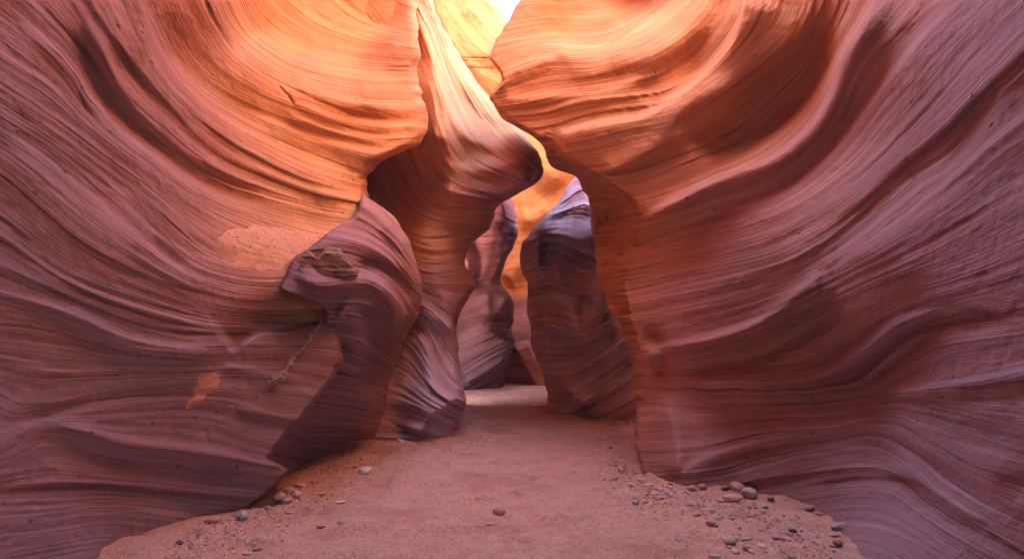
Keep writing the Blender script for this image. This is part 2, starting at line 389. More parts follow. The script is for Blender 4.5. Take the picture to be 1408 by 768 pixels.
# ================================================================== RIGHT WALL
H_lines = [
 (-150, [(740, -60), (800, -40), (920, -60), (1000, -80)]),
 (-90, [(700, 30), (760, 20), (830, 20), (890, -10), (960, -60)]),
 (-60, [(690, 70), (759, 59), (806, 64), (841, 55), (880, 35), (920, 12), (985, -50)]),
 (-20, [(677, 137), (712, 130), (751, 118), (830, 110), (920, 74), (985, 20), (1010, -50)]),
 (20, [(690, 160), (750, 160), (800, 145), (860, 140), (927, 130), (990, 80), (1031, 0), (1050, -60)]),
 (60, [(763, 191), (814, 176), (869, 164), (927, 155), (975, 125), (1030, 85), (1080, 30), (1110, -50)]),
 (100, [(790, 225), (830, 225), (888, 205), (940, 190), (1000, 160), (1060, 110), (1110, 60), (1150, -40)]),
 (145, [(830, 262), (870, 262), (920, 245), (985, 220), (1050, 185), (1110, 120), (1150, 60), (1190, -30)]),
 (190, [(870, 290), (932, 276), (984, 250), (1062, 219), (1109, 182), (1135, 146), (1151, 104), (1172, 62), (1213, 10), (1250, -50)]),
 (235, [(880, 333), (932, 312), (1010, 297), (1078, 271), (1125, 229), (1161, 193), (1192, 151), (1234, 99), (1276, 47), (1333, 0)]),
 (275, [(875, 360), (958, 339), (1036, 318), (1104, 292), (1161, 260), (1203, 224), (1245, 177), (1297, 120), (1349, 57), (1408, 0), (1480, -70)]),
 (310, [(870, 385), (958, 365), (1052, 344), (1130, 307), (1192, 266), (1245, 219), (1297, 177), (1349, 125), (1408, 68), (1480, 0)]),
 (350, [(870, 415), (950, 398), (1040, 378), (1099, 360), (1151, 333), (1192, 292), (1245, 245), (1307, 208), (1349, 156), (1408, 104), (1500, 20)]),
 (385, [(870, 445), (950, 430), (1030, 410), (1090, 392), (1130, 370), (1192, 334), (1245, 300), (1297, 258), (1359, 203), (1408, 167), (1500, 90)]),
 (420, [(875, 480), (916, 470), (981, 455), (1042, 435), (1093, 410), (1150, 385), (1234, 344), (1297, 305), (1349, 275), (1408, 234), (1500, 180)]),
 (455, [(875, 510), (950, 500), (1017, 485), (1082, 470), (1143, 440), (1200, 410), (1280, 385), (1349, 362), (1408, 333), (1500, 290)]),
 (490, [(880, 524), (941, 526), (1017, 526), (1082, 526), (1143, 511), (1194, 476), (1234, 446), (1300, 425), (1408, 395), (1500, 365)]),
 (520, [(880, 535), (992, 537), (1093, 537), (1170, 535), (1224, 496), (1274, 461), (1345, 451), (1408, 440), (1500, 430)]),
 (540, [(890, 552), (981, 560), (1093, 555), (1194, 547), (1224, 542), (1284, 534), (1345, 524), (1408, 514), (1500, 505)]),
 (560, [(890, 585), (981, 580), (1067, 572), (1143, 572), (1214, 556), (1295, 567), (1408, 597), (1500, 625)]),
 (585, [(890, 625), (966, 625), (1067, 602), (1143, 597), (1214, 582), (1269, 612), (1345, 648), (1408, 672), (1500, 705)]),
 (615, [(890, 665), (992, 655), (1082, 633), (1153, 617), (1224, 622), (1295, 688), (1360, 718), (1408, 739), (1500, 780)]),
 (650, [(950, 690), (1093, 663), (1163, 653), (1224, 653), (1269, 680), (1345, 725), (1408, 760), (1480, 800)]),
 (690, [(1000, 730), (1120, 708), (1194, 703), (1244, 720), (1320, 768), (1400, 810)]),
 (800, [(900, 840), (1150, 820), (1400, 900)]),
]
H_S = strata_field(H_lines, .004)
H_D = tps([
 (1600, -80, 2.5), (1600, 200, 2.35), (1600, 460, 2.25), (1600, 700, 2.2), (1600, 880, 2.15),
 (1408, -80, 3.1), (1408, 100, 2.95), (1408, 300, 2.9), (1408, 460, 2.9), (1408, 620, 2.8), (1408, 768, 2.75), (1408, 880, 2.7),
 (1185, 768, 3.27), (1150, 722, 3.85), (1100, 690, 4.38), (1000, 668, 4.85), (935, 668, 4.88), (880, 640, 5.6), (1185, 880, 3.2), (1000, 880, 4.5), (880, 880, 5.3),
 (1215, 545, 4.05), (1300, 560, 3.4), (1200, 640, 3.95), (1280, 700, 3.3), (1120, 600, 4.45), (1000, 600, 5.0), (930, 600, 5.2), (885, 560, 5.9), (1050, 520, 4.8),
 (1150, 420, 4.15), (1050, 420, 4.7), (950, 420, 5.25), (880, 440, 5.8), (1250, 350, 3.6), (1100, 320, 4.5), (980, 330, 5.2), (885, 320, 5.95), (870, 390, 6.1),
 (1270, 200, 3.75), (1200, 100, 4.25), (1270, -80, 4.1), (1150, -80, 4.9), (1120, 120, 5.1), (1060, 130, 5.6), (1020, 210, 5.45), (1000, 130, 5.7), (960, 90, 6.0), (930, 180, 5.78),
 (880, 240, 5.85), (880, 280, 5.8), (800, 200, 6.25), (760, 180, 6.6), (690, 140, 7.0), (680, 80, 7.2), (720, 40, 7.4), (760, 90, 6.9), (850, 110, 6.3), (850, 140, 6.15), (795, 130, 6.45), (830, 30, 7.6), (900, 20, 7.2),
 (800, 70, 6.75), (845, 64, 6.6), (770, 68, 6.9), (785, 52, 7.5), (840, 44, 7.55), (882, 22, 7.3), (893, 42, 6.45), (930, 20, 6.3), (745, 0, 7.6), (800, -80, 8.2), (960, -80, 6.6), (1040, -80, 5.8), (1020, 40, 5.6), (700, -80, 8.6),
], .0006)
# the lit front ends along this crest; the rock turns under behind it
H_crest = [(706, -40), (690, 45), (676, 80), (692, 112), (680, 134), (700, 160), (742, 186), (764, 192), (776, 212), (816, 236), (846, 256), (872, 275), (881, 302), (868, 345), (857, 388), (866, 420), (876, 470), (882, 520), (878, 570), (876, 610), (884, 648), (892, 700), (892, 880)]
H_xl = [(740, -80), (722, -20), (701, 25), (686, 50), (672, 76), (680, 92), (691, 110), (677, 128), (678, 142), (690, 163), (708, 174), (730, 186), (744, 200), (752, 218), (762, 232), (790, 242), (800, 256), (808, 275),
        (812, 300), (818, 345), (826, 390), (842, 430), (862, 470), (872, 520), (874, 570), (874, 610), (880, 648), (888, 700), (888, 880)]
def H_post(X, Y, D):
    c = bfun(H_crest)(Y) + 3.0 * vnoise(Y / 11.0, Y * 0, Y * 0 + 2) + 2.2 * vnoise(Y / 4.5, Y * 0, Y * 0 + 7)
    b = bfun(H_xl)(Y)
    t = np.clip((c - X), 0, None)
    w = np.clip(c - b, 4, None)
    return D + (.8 + 1.0 * (1 - smooth(300, 390, Y))) * (1 - np.exp(-t / 14.0)) * smooth(2, 10, w) + t * .012 + np.clip(t / 12, 0, 1) * .20 * fbm(X / 16.0, Y / 16.0, X * 0 + 6.1, 5)
H_strokes = [
 # bright lip under the dark hollow, and the hollow
 ([(1225, -20), (1172, 62), (1151, 104), (1135, 146), (1109, 182), (1062, 219), (984, 250), (932, 276), (875, 310)], .32, 26, 7, .12),
 ([(1175, -20), (1140, 40), (1120, 95), (1085, 140), (1035, 180), (980, 208), (950, 222)], -.46, 22, 46, .3),
 ([(1130, -10), (1099, 42), (1052, 78), (1000, 120), (948, 146), (900, 190)], .14, 12, 24),
 ([(1031, -10), (1010, 57), (963, 109), (927, 141), (880, 165), (814, 176), (763, 191)], .20, 34, 7, .05),
 ([(1000, -30), (985, 30), (950, 78), (900, 110), (860, 125)], -.10, 16, 20),
 ([(830, 30), (880, 5), (930, -40)], -.40, 40, 40, .45),
 ([(759, 59), (806, 64), (841, 55), (880, 35), (920, 8)], .12, 6, 30, .12),
 ([(675, 125), (697, 105), (736, 88), (775, 80)], .12, 6, 18), ([(677, 137), (712, 137), (751, 135), (830, 129), (920, 94)], .08, 7, 16),
 ([(816, 236), (849, 230), (888, 211), (920, 191), (965, 170)], .12, 22, 5),
 ([(1333, -10), (1276, 47), (1234, 99), (1192, 151), (1161, 193), (1125, 229), (1078, 271), (1010, 297), (932, 312)], .05, 22, 7),
 ([(1310, -10), (1255, 45), (1210, 105), (1170, 155), (1140, 195), (1090, 240), (1020, 275)], -.08, 18, 14),
 ([(1408, 110), (1349, 160), (1307, 212), (1245, 249), (1192, 296), (1151, 337), (1099, 370)], -.09, 14, 34),
 ([(1480, 20), (1408, 68), (1349, 125), (1297, 177), (1245, 219), (1192, 266), (1130, 307)], .10, 10, 24),
 ([(1500, 110), (1408, 167), (1359, 203), (1297, 260), (1245, 307), (1192, 344), (1130, 385)], .06, 24, 8),
 ([(1140, 372), (1093, 408), (1042, 446), (981, 466), (916, 481), (880, 491)], .14, 20, 9, .1),
 ([(1160, 420), (1110, 450), (1060, 480), (1000, 495), (940, 502)], -.14, 14, 26),
 ([(1290, 425), (1234, 446), (1194, 478), (1143, 511), (1082, 527), (1017, 527), (920, 526)], .10, 20, 7, .1),
 ([(1408, 440), (1345, 451), (1274, 461), (1224, 496), (1195, 525)], -.07, 10, 22),
 ([(1450, 506), (1408, 514), (1345, 524), (1284, 534), (1215, 542)], .08, 20, 5, .1),
 ([(1214, 575), (1143, 590), (1067, 602), (966, 633), (931, 663)], .07, 20, 6), ([(1224, 622), (1153, 617), (1082, 633), (992, 663)], .05, 16, 5),
 ([(905, 545), (925, 585), (930, 625), (925, 660)], .14, 14, 22), ([(884, 450), (905, 470), (915, 500), (890, 520)], -.10, 10, 12),
 ([(1345, 713), (1269, 663), (1224, 653), (1163, 653), (1093, 663)], .06, 6, 18),
 ([(1219, 542), (1269, 607), (1345, 643), (1408, 668)], .08, 20, 20), ([(1230, 560), (1244, 632), (1295, 688), (1360, 718)], .07, 14, 20),
]
def H_ext(P, S):
    P, S = P[:, ::-1], S[:, ::-1]
    P, S = extend_side(P, S, [(-.0, -.5), (.0, -1.2), (.0, -2), (.1, -3), (.3, -4), (.6, -5), (1.0, -6), (1.6, -7), (2.2, -8), (3, -9)])
    P, S = extend_top(P, S, H_rim, H_lean, side=1)
    return P[:, ::-1], S[:, ::-1]
def H_rim(y): return 10.5 + 0 * y
def H_lean(y, t):
    over = 1 - smooth(3.0, 5.6, y)  # unseen top, shaped like the left one to dim the near end
    return -over * (2.15 - .15 * np.clip(y, 0, 3)) * t ** .8 + (1 - over) * (1.2 * t ** 1.4)

# ================================================================== MIDDLE FIN ON THE LEFT (overhanging nose, crest, foot)
B_lines = [
 (-60, [(560, -60), (603, 27), (634, 78), (655, 110), (690, 160), (730, 205), (750, 228)]),
 (-20, [(540, -60), (590, 10), (612, 70), (635, 115), (660, 160), (690, 195), (740, 236)]),
 (20, [(530, -30), (578, 20), (600, 80), (612, 130), (640, 185), (680, 220), (735, 250)]),
 (60, [(560, 60), (588, 120), (600, 170), (615, 215), (650, 245), (705, 262)]),
 (100, [(550, 120), (575, 180), (590, 225), (610, 260), (645, 272), (685, 278)]),
 (140, [(500, 180), (545, 240), (565, 275), (600, 300), (640, 303), (680, 300)]),
 (175, [(470, 240), (525, 290), (560, 325), (600, 340), (645, 335)]),
 (210, [(500, 330), (560, 370), (600, 382), (645, 375)]),
 (250, [(500, 400), (570, 412), (605, 435), (632, 460)]),
 (285, [(500, 430), (575, 440), (605, 490), (636, 530)]),
 (320, [(500, 480), (560, 490), (600, 540), (640, 560)]),
 (360, [(480, 560), (540, 565), (590, 578), (640, 600)]),
 (420, [(480, 640), (560, 640), (640, 650)]),
]
B_S = strata_field(B_lines, .004)
B_D = tps([
 (480, -80, 9.2), (560, -40, 8.9), (575, 20, 8.7), (603, 27, 9.3), (634, 78, 9.7), (600, 80, 8.9), (655, 110, 9.8), (690, 165, 9.4), (640, 150, 8.9), (600, 140, 8.3),
 (608, 200, 7.8), (580, 210, 8.4), (545, 240, 9.6), (530, 280, 9.4), (560, 300, 8.7), (500, 240, 10.0), (480, 300, 9.8), (640, 220, 8.15), (700, 225, 8.1), (740, 235, 8.3), (720, 255, 8.4),
 (620, 260, 8.0), (660, 280, 8.2), (600, 310, 8.1), (640, 330, 8.35), (600, 380, 7.75), (635, 400, 8.1), (565, 380, 8.0), (500, 400, 9.0),
 (600, 440, 7.75), (625, 460, 7.9), (580, 470, 7.7), (600, 520, 7.4), (632, 540, 7.6), (560, 520, 7.5), (550, 580, 7.35), (600, 580, 7.3), (630, 595, 7.46), (560, 600, 7.2), (500, 560, 7.3), (480, 640, 7.2),
 (600, 700, 7.3), (630, 700, 7.5), (480, 700, 7.2)], .001)
B_xl = [(470, -80), (470, 100), (490, 200), (480, 300), (490, 380), (500, 450), (490, 560), (480, 700)]
B_xr = [(570, -80), (592, -10), (603, 27), (620, 56), (634, 78), (650, 103), (673, 133), (692, 158), (712, 173), (732, 200), (745, 216), (748, 228), (744, 243), (728, 258), (706, 270), (690, 281), (682, 290), (676, 312), (660, 326), (645, 338), (640, 362),
        (654, 390), (646, 408), (636, 425), (629, 452), (631, 500), (637, 535), (641, 556), (634, 575), (630, 595), (630, 700)]
B_strokes = [
 ([(575, -10), (585, 45), (600, 90), (612, 130), (640, 185), (690, 205), (740, 232)], .16, 22, 9, .08),
 ([(572, 10), (590, 70), (596, 110), (608, 150), (607, 205)], .22, 9, 16, .08),
 ([(625, 120), (660, 165), (700, 190)], -.14, 12, 12), ([(588, 20), (604, 80), (622, 128), (655, 172)], .07, 5, 7), ([(596, 30), (618, 85), (640, 125), (675, 168)], .06, 4, 7), ([(590, 110), (598, 150), (598, 200)], .07, 4, 6), ([(612, 60), (635, 105), (662, 145)], .06, 4, 8), ([(600, 215), (640, 235), (700, 228), (744, 226)], .10, 10, 14), ([(630, 285), (665, 290), (690, 278)], .08, 6, 10),
 ([(585, 205), (570, 235), (545, 275), (560, 330)], -.2, 18, 24, .1),
 ([(600, 268), (650, 276), (690, 268), (738, 246)], .26, 20, 6, .12),
 ([(560, 325), (600, 340), (640, 332), (676, 312)], .09, 8, 18),
 ([(540, 300), (575, 322), (620, 325), (665, 310)], .06, 6, 10),
 ([(620, 400), (612, 430), (622, 460)], .10, 14, 12),
 ([(565, 395), (590, 430), (618, 452), (632, 480)], .12, 8, 26),
 ([(575, 600), (590, 570), (607, 560), (625, 547), (645, 556)], .30, 24, 6, .05),
 ([(572, 455), (590, 500), (592, 545)], .10, 12, 14),
]

# ================================================================== PILLARS FURTHER IN
E_xl = [(684, 266), (670, 285), (640, 330), (625, 370), (622, 420), (622, 480), (622, 560), (622, 620)]
E_xr = [(690, 262), (703, 274), (709, 290), (712, 318), (706, 340), (696, 358), (688, 385), (700, 402), (707, 418), (706, 440), (703, 452), (707, 470), (702, 482), (700, 500), (694, 522), (692, 540), (692, 620)]
E_lines = [(0, [(670, 262), (690, 268), (712, 285)]), (30, [(640, 300), (680, 300), (712, 315)]), (70, [(630, 345), (670, 350), (700, 335)]), (110, [(625, 400), (660, 385), (690, 380)]),
           (150, [(625, 440), (665, 425), (707, 430)]), (190, [(625, 500), (665, 480), (707, 460)]), (240, [(625, 560), (660, 540), (700, 510)]), (300, [(625, 620), (695, 600)])]
E_D = tps([(690, 265, 11.7), (712, 320, 11.9), (640, 340, 12.8), (625, 420, 12.8), (665, 440, 12.0), (705, 440, 12.5), (660, 400, 12.3), (690, 385, 12.4), (690, 540, 12.6), (640, 540, 12.3), (665, 500, 12.2), (665, 620, 12.6), (625, 620, 12.6)], .002)
E_strokes = [([(646, 322), (660, 358), (652, 398)], -.55, 9, 11, .25), ([(684, 268), (694, 295), (690, 335)], .3, 7, 12), ([(660, 408), (685, 402), (705, 415)], .2, 5, 14), ([(672, 300), (688, 325), (678, 350)], .2, 8, 8), ([(650, 415), (680, 400), (706, 420)], .25, 8, 22), ([(640, 525), (665, 512), (690, 495), (706, 475)], .22, 22, 6, .05), ([(690, 345), (680, 372), (668, 395)], .15, 8, 10)]

G_xl = [(794, 238), (784, 250), (775, 264), (765, 280), (756, 292), (744, 302), (735, 311), (724, 326), (716, 342), (714, 358), (718, 375), (726, 396), (726, 428), (729, 455), (729, 472), (734, 492), (745, 512), (751, 532), (756, 562), (758, 640)]
G_xr = [(798, 236), (815, 250), (822, 268), (829, 300), (850, 330), (890, 360), (900, 420), (910, 480), (910, 560), (910, 640)]
G_lines = [(0, [(775, 240), (800, 238), (840, 290)]), (25, [(755, 295), (785, 280), (815, 262), (835, 300)]), (55, [(735, 312), (770, 300), (800, 300), (840, 320), (890, 340)]), (90, [(716, 345), (750, 322), (785, 330), (820, 345), (880, 360)]),
           (130, [(720, 380), (755, 370), (790, 385), (830, 385), (890, 380)]), (165, [(726, 410), (760, 400), (800, 412), (850, 405), (900, 395)]), (200, [(727, 445), (765, 440), (805, 450), (850, 430), (900, 415)]),
           (240, [(732, 490), (770, 490), (810, 480), (850, 455), (900, 430)]), (290, [(750, 540), (790, 545), (830, 520), (870, 490), (905, 465)]), (330, [(756, 580), (800, 570), (850, 545), (905, 510)]), (380, [(756, 630), (905, 580)])]
G_D = tps([(794, 240, 10.6), (775, 264, 10.3), (735, 311, 9.9), (716, 345, 9.7), (726, 400, 9.6), (729, 470, 9.6), (750, 530, 9.5), (757, 565, 9.4), (820, 260, 10.4), (829, 300, 9.9), (800, 290, 9.9), (770, 330, 9.45), (800, 380, 9.0),
           (770, 440, 9.05), (800, 470, 8.8), (790, 520, 9.0), (800, 575, 9.1), (760, 575, 9.3), (870, 580, 8.5), (850, 480, 8.7), (870, 400, 8.9), (890, 350, 9.2), (860, 330, 9.4), (905, 480, 8.4), (905, 600, 8.2), (800, 640, 9), (905, 640, 8.2)], .002)
G_strokes = [([(796, 250), (786, 310), (772, 350), (752, 400), (748, 460), (762, 510)], .26, 16, 9, .15), ([(815, 262), (818, 310), (808, 370), (792, 420), (800, 475)], .22, 9, 16, .15), ([(742, 318), (738, 360), (744, 410)], .16, 8, 9, .2), ([(850, 345), (842, 400), (846, 460), (835, 530)], .22, 10, 14, .15), ([(728, 452), (752, 446), (780, 456)], .2, 10, 4, .2), ([(800, 400), (830, 418), (860, 404)], .2, 10, 4, .2), ([(790, 244), (770, 280), (742, 312), (722, 345)], 0.20, 12, 12), ([(735, 315), (765, 322), (800, 328), (838, 318)], .42, 16, 5, .15), ([(738, 350), (765, 348), (800, 358), (845, 352)], -.55, 12, 26, .25),
             ([(762, 335), (768, 375), (780, 430), (797, 470)], 0.34, 14, 10), ([(840, 385), (825, 410), (808, 450), (798, 475)], 0.36, 10, 14), ([(770, 395), (800, 405), (830, 392), (850, 375)], 0.17, 8, 14),
             ([(726, 395), (745, 425), (735, 450)], -0.24, 10, 10), ([(731, 480), (752, 512), (768, 520), (790, 545), (800, 560)], 0.37, 18, 6, .1), ([(800, 560), (815, 545), (825, 520)], 0.20, 10, 10),
             ([(795, 250), (808, 275), (828, 305)], 0.17, 8, 10), ([(830, 460), (850, 480), (860, 520)], -0.17, 12, 14)]

F_lines = [(0, [(500, -100), (600, -60), (700, 20), (800, 60)]), (60, [(560, -60), (620, 20), (670, 80), (760, 110)]), (120, [(560, 20), (620, 90), (680, 130), (780, 160)]), (200, [(560, 160), (680, 200), (780, 215), (860, 220)]),
           (280, [(560, 280), (690, 290), (740, 300), (780, 260), (860, 260)]), (350, [(560, 360), (700, 360), (740, 350), (860, 330)]), (430, [(560, 440), (700, 436), (780, 430), (860, 440)]), (500, [(560, 500), (700, 500), (750, 490), (860, 470)]), (570, [(560, 560), (860, 560)])]
F_S = strata_field(F_lines, .004)
F_D = tps([(480, -100, 10.6), (480, 300, 10.3), (480, 620, 10.3), (510, 100, 12.6), (520, 400, 12.4), (530, -60, 14.9), (530, 100, 14.9), (560, -60, 15.6), (560, 100, 15.6), (600, -60, 15.6), (600, 40, 15.6), (630, 90, 15.6), (680, 120, 15.4), (690, 60, 15.4), (655, 0, 15.3), (690, 25, 15.6), (760, 120, 16.2), (740, 220, 15.6), (770, 280, 15.2), (720, 300, 15.4),
           (700, 380, 15.2), (720, 420, 15.0), (700, 470, 14.2), (720, 530, 13.6), (750, 530, 13.2), (700, 620, 13.2), (800, 620, 12.6), (900, 100, 15.5), (900, 300, 14.0), (900, 620, 12.0), (600, 300, 14.6), (600, 560, 13.6), (640, -100, 15.0)], .002)
F_xl = [(480, -120), (480, 640)]
F_xr = [(610, -120), (640, -60), (664, -14), (684, 2), (693, 14), (700, 30), (730, 62), (800, 90), (900, 130), (900, 640)]
F_strokes = [([(585, -20), (612, 40), (640, 85), (690, 140)], .12, 10, 20), ([(608, -20), (625, 30), (660, 70), (700, 90)], .08, 10, 16), ([(655, 98), (672, 110), (700, 128)], .06, 6, 22),
             ([(690, 452), (710, 440), (730, 424)], .7, 6, 70, .05), ([(680, 498), (705, 485), (730, 474)], .35, 5, 40, .05), ([(700, 190), (740, 215), (775, 260)], .35, 12, 22), ([(712, 300), (735, 300), (760, 280)], .3, 14, 14), ([(690, 385), (712, 368), (730, 350)], .3, 8, 16)]

LILAC = [(.28, (.26, .135, .15)), (.42, (.38, .22, .25)), (.52, (.54, .37, .43)), (.62, (.40, .24, .28)), (.75, (.56, .43, .48))]  # bluish skylight painted in: right pillar, far pillar's top, fin's nose and foot
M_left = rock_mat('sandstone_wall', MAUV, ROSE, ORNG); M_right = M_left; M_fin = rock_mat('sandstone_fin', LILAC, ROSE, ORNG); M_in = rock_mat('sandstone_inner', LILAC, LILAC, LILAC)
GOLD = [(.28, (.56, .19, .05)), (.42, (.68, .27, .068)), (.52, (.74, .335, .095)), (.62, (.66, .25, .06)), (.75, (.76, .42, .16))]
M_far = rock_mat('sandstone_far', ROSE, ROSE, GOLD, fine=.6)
DUSK = [(p, tuple(c * .6 for c in col)) for p, col in MAUV]  # far pillar's shade painted in by darkening its rock colour
M_dusk = rock_mat('sandstone_shaded', DUSK, DUSK, LILAC)

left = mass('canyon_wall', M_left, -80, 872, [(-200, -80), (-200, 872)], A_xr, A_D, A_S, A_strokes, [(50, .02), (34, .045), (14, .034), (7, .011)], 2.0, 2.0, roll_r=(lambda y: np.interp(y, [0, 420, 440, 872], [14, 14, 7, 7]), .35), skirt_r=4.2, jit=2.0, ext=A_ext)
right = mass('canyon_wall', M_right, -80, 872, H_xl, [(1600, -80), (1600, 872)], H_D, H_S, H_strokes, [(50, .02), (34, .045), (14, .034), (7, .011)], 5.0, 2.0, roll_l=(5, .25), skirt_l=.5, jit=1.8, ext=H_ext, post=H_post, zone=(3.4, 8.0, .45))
def B_ext(P, S): return extend_top(P, S, lambda y: 7.4 + 0 * y, lambda y, t: .1 * t, n=14, side=-1)
C_S = strata_field(C_lines, .004)
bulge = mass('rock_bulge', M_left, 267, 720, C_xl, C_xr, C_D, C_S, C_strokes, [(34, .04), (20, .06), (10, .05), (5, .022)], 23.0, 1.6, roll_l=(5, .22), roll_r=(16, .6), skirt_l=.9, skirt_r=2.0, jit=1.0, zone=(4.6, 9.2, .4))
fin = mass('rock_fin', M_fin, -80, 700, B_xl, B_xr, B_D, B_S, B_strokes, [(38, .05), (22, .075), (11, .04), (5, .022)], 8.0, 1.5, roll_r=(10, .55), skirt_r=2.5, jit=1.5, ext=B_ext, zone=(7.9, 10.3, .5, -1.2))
E_S = strata_field(E_lines, .004); G_S = strata_field(G_lines, .004)
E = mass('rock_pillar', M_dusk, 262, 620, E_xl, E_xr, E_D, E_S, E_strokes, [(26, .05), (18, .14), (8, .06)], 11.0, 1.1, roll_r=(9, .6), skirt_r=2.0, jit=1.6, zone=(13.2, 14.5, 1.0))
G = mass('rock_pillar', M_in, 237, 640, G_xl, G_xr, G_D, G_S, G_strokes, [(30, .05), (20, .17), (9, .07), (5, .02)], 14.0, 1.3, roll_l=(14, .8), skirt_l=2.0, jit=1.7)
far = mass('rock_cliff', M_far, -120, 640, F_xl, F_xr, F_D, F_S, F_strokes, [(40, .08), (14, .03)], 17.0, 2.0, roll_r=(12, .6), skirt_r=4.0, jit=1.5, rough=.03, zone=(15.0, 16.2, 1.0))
# unseen wall added behind the right wall and pillar to shape the far light
zz = np.linspace(-.5, 1, 46); yy = np.linspace(6.0, 19, 60)
YY, ZZ = np.meshgrid(yy, zz)
ZZ = -.5 + (ZZ + .5) / 1.5 * (5.5 + 4.5 * smooth(10.2, 12.2, YY))
XX = 2.1 + .25 * (YY - 6) ** .8 * .6 + .35 * np.sin(YY * .8 + ZZ * .5) - .05 * np.maximum(ZZ - 6, 0) + .2 * vnoise(YY, ZZ * 2, YY * 0)
beyond = grid_mesh('canyon_wall', np.stack([XX, YY, ZZ], -1), M_far, {'strata': -ZZ * 50, 'zone': ZZ * 0 + 1})
tag(beyond, 'unseen canyon wall added for the light behind the broad lilac topped pillar', 'rock wall', kind='thing')
tag(left, 'tall left canyon wall with long sweeping ledges, purple outside and orange inside', 'rock wall', kind='thing')
tag(bulge, 'boulder shaped bulge with scalloped beds bulging out below the orange sweep', 'rock bulge', kind='thing')
tag(right, 'tall right canyon wall with dark scooped hollow and fan of beds', 'rock wall', kind='thing')
tag(fin, 'orange overhanging rock fin whose purple nose points into the gap', 'rock fin', kind='thing')
tag(E, 'narrow dark pillar of rock in the shade at the far bend', 'rock pillar', kind='thing')
tag(G, 'broad lilac topped rock pillar standing right of the far bend', 'rock pillar', kind='thing')
tag(far, 'glowing yellow orange cliff closing the canyon under the bright sky', 'cliff', kind='thing')

# ================================================================== FLOOR
def floor_z(x, y):
    z = .05 * fbm(x * .5, y * .5, x * 0 + 1, 3) * .5 + .012 * fbm(x * 2.2, y * 2.2, x * 0 + 4, 3)
    foot = vnoise(x * 4.5, y * 4.5, x * 0 + 9)
    z = z - .032 * smooth(.2, .6, foot) + .006 * fbm(x * 11, y * 11, x * 0 + 2, 3) + .004 * np.sin((y + .3 * vnoise(x * 1.5, y * 1.5, x * 0 + 7)) * 38) * smooth(.1, .6, vnoise(x * .9, y * .9, x * 0 + 3))
    z = z * (1 - .6 * smooth(7.5, 9.5, y)) + .03 * np.clip(y - 9.0, 0, 6)
    z = z + .028 * np.clip(fbm(x * 2.6, y * 2.6, x * 0 + 11, 3) + .2, 0, 2) * smooth(1.2, 2.0, np.abs(x))
    return z
ys = np.concatenate([np.linspace(-9, 1.5, 40), np.linspace(1.6, 9, 420), np.linspace(9.05, 20, 200)]); xs = np.concatenate([np.linspace(-9, -3.1, 20), np.linspace(-3, 3, 340), np.linspace(3.1, 9, 20)])
GX, GY = np.meshgrid(xs, ys)
def ground_mat():
    k = NT('sand'); pos = k.n('ShaderNodeNewGeometry').outputs['Position']
    a = k.noise(pos, scale=1.1, detail=5, rough=.6); b = k.noise(pos, scale=9, detail=5, rough=.65); g = k.noise(pos, scale=160, detail=3, rough=.7)
    col = k.ramp(a, [(.3, (.64, .31, .235)), (.5, (.82, .46, .355)), (.7, (.74, .39, .305))])
    col = k.mix(k.maprange(b, .4, .7, 0, .45), col, k.mix(1.0, col, (.74, .70, .70), 'MULTIPLY'))
    col = k.mix(k.maprange(g, .35, .7, .4, 0), col, k.mix(1.0, col, (.68, .64, .64), 'MULTIPLY'))
    c_ = k.noise(pos, scale=42, detail=5, rough=.8)
    col = k.mix(k.maprange(c_, .38, .5, .75, 0), col, k.mix(1.0, col, (.62, .56, .56), 'MULTIPLY'))
    col = k.mix(k.maprange(c_, .54, .68, 0, .6), col, k.mix(1.0, col, (1.25, 1.22, 1.2), 'MULTIPLY'))
    v = k.n('ShaderNodeTexVoronoi'); k.l(pos, v.inputs['Vector']); v.inputs['Scale'].default_value = 30
    m = k.math('MULTIPLY', k.maprange(v.outputs['Distance'], .10, .2, 1, 0), k.maprange(k.noise(pos, scale=3.0, detail=3), .48, .6, 0, 1))
    col = k.mix(k.math('MULTIPLY', m, .8), col, (.10, .055, .055))
    k.l(col, k.b.inputs['Base Color']); k.b.inputs['Roughness'].default_value = .95; k.b.inputs['Specular IOR Level'].default_value = .1
    h = k.math('ADD', k.math('MULTIPLY', b, 1.0), k.math('MULTIPLY', g, .25))
    h = k.math('ADD', k.math('ADD', h, k.math('MULTIPLY', c_, .7)), k.math('MULTIPLY', m, .4))
    k.l(k.bump(h, .9, .05), k.b.inputs['Normal'])
    return k.m
M_sand = ground_mat()
ground = grid_mesh('ground', np.stack([GX, GY, floor_z(GX, GY)], -1), M_sand, flip=True)
tag(ground, kind='structure')
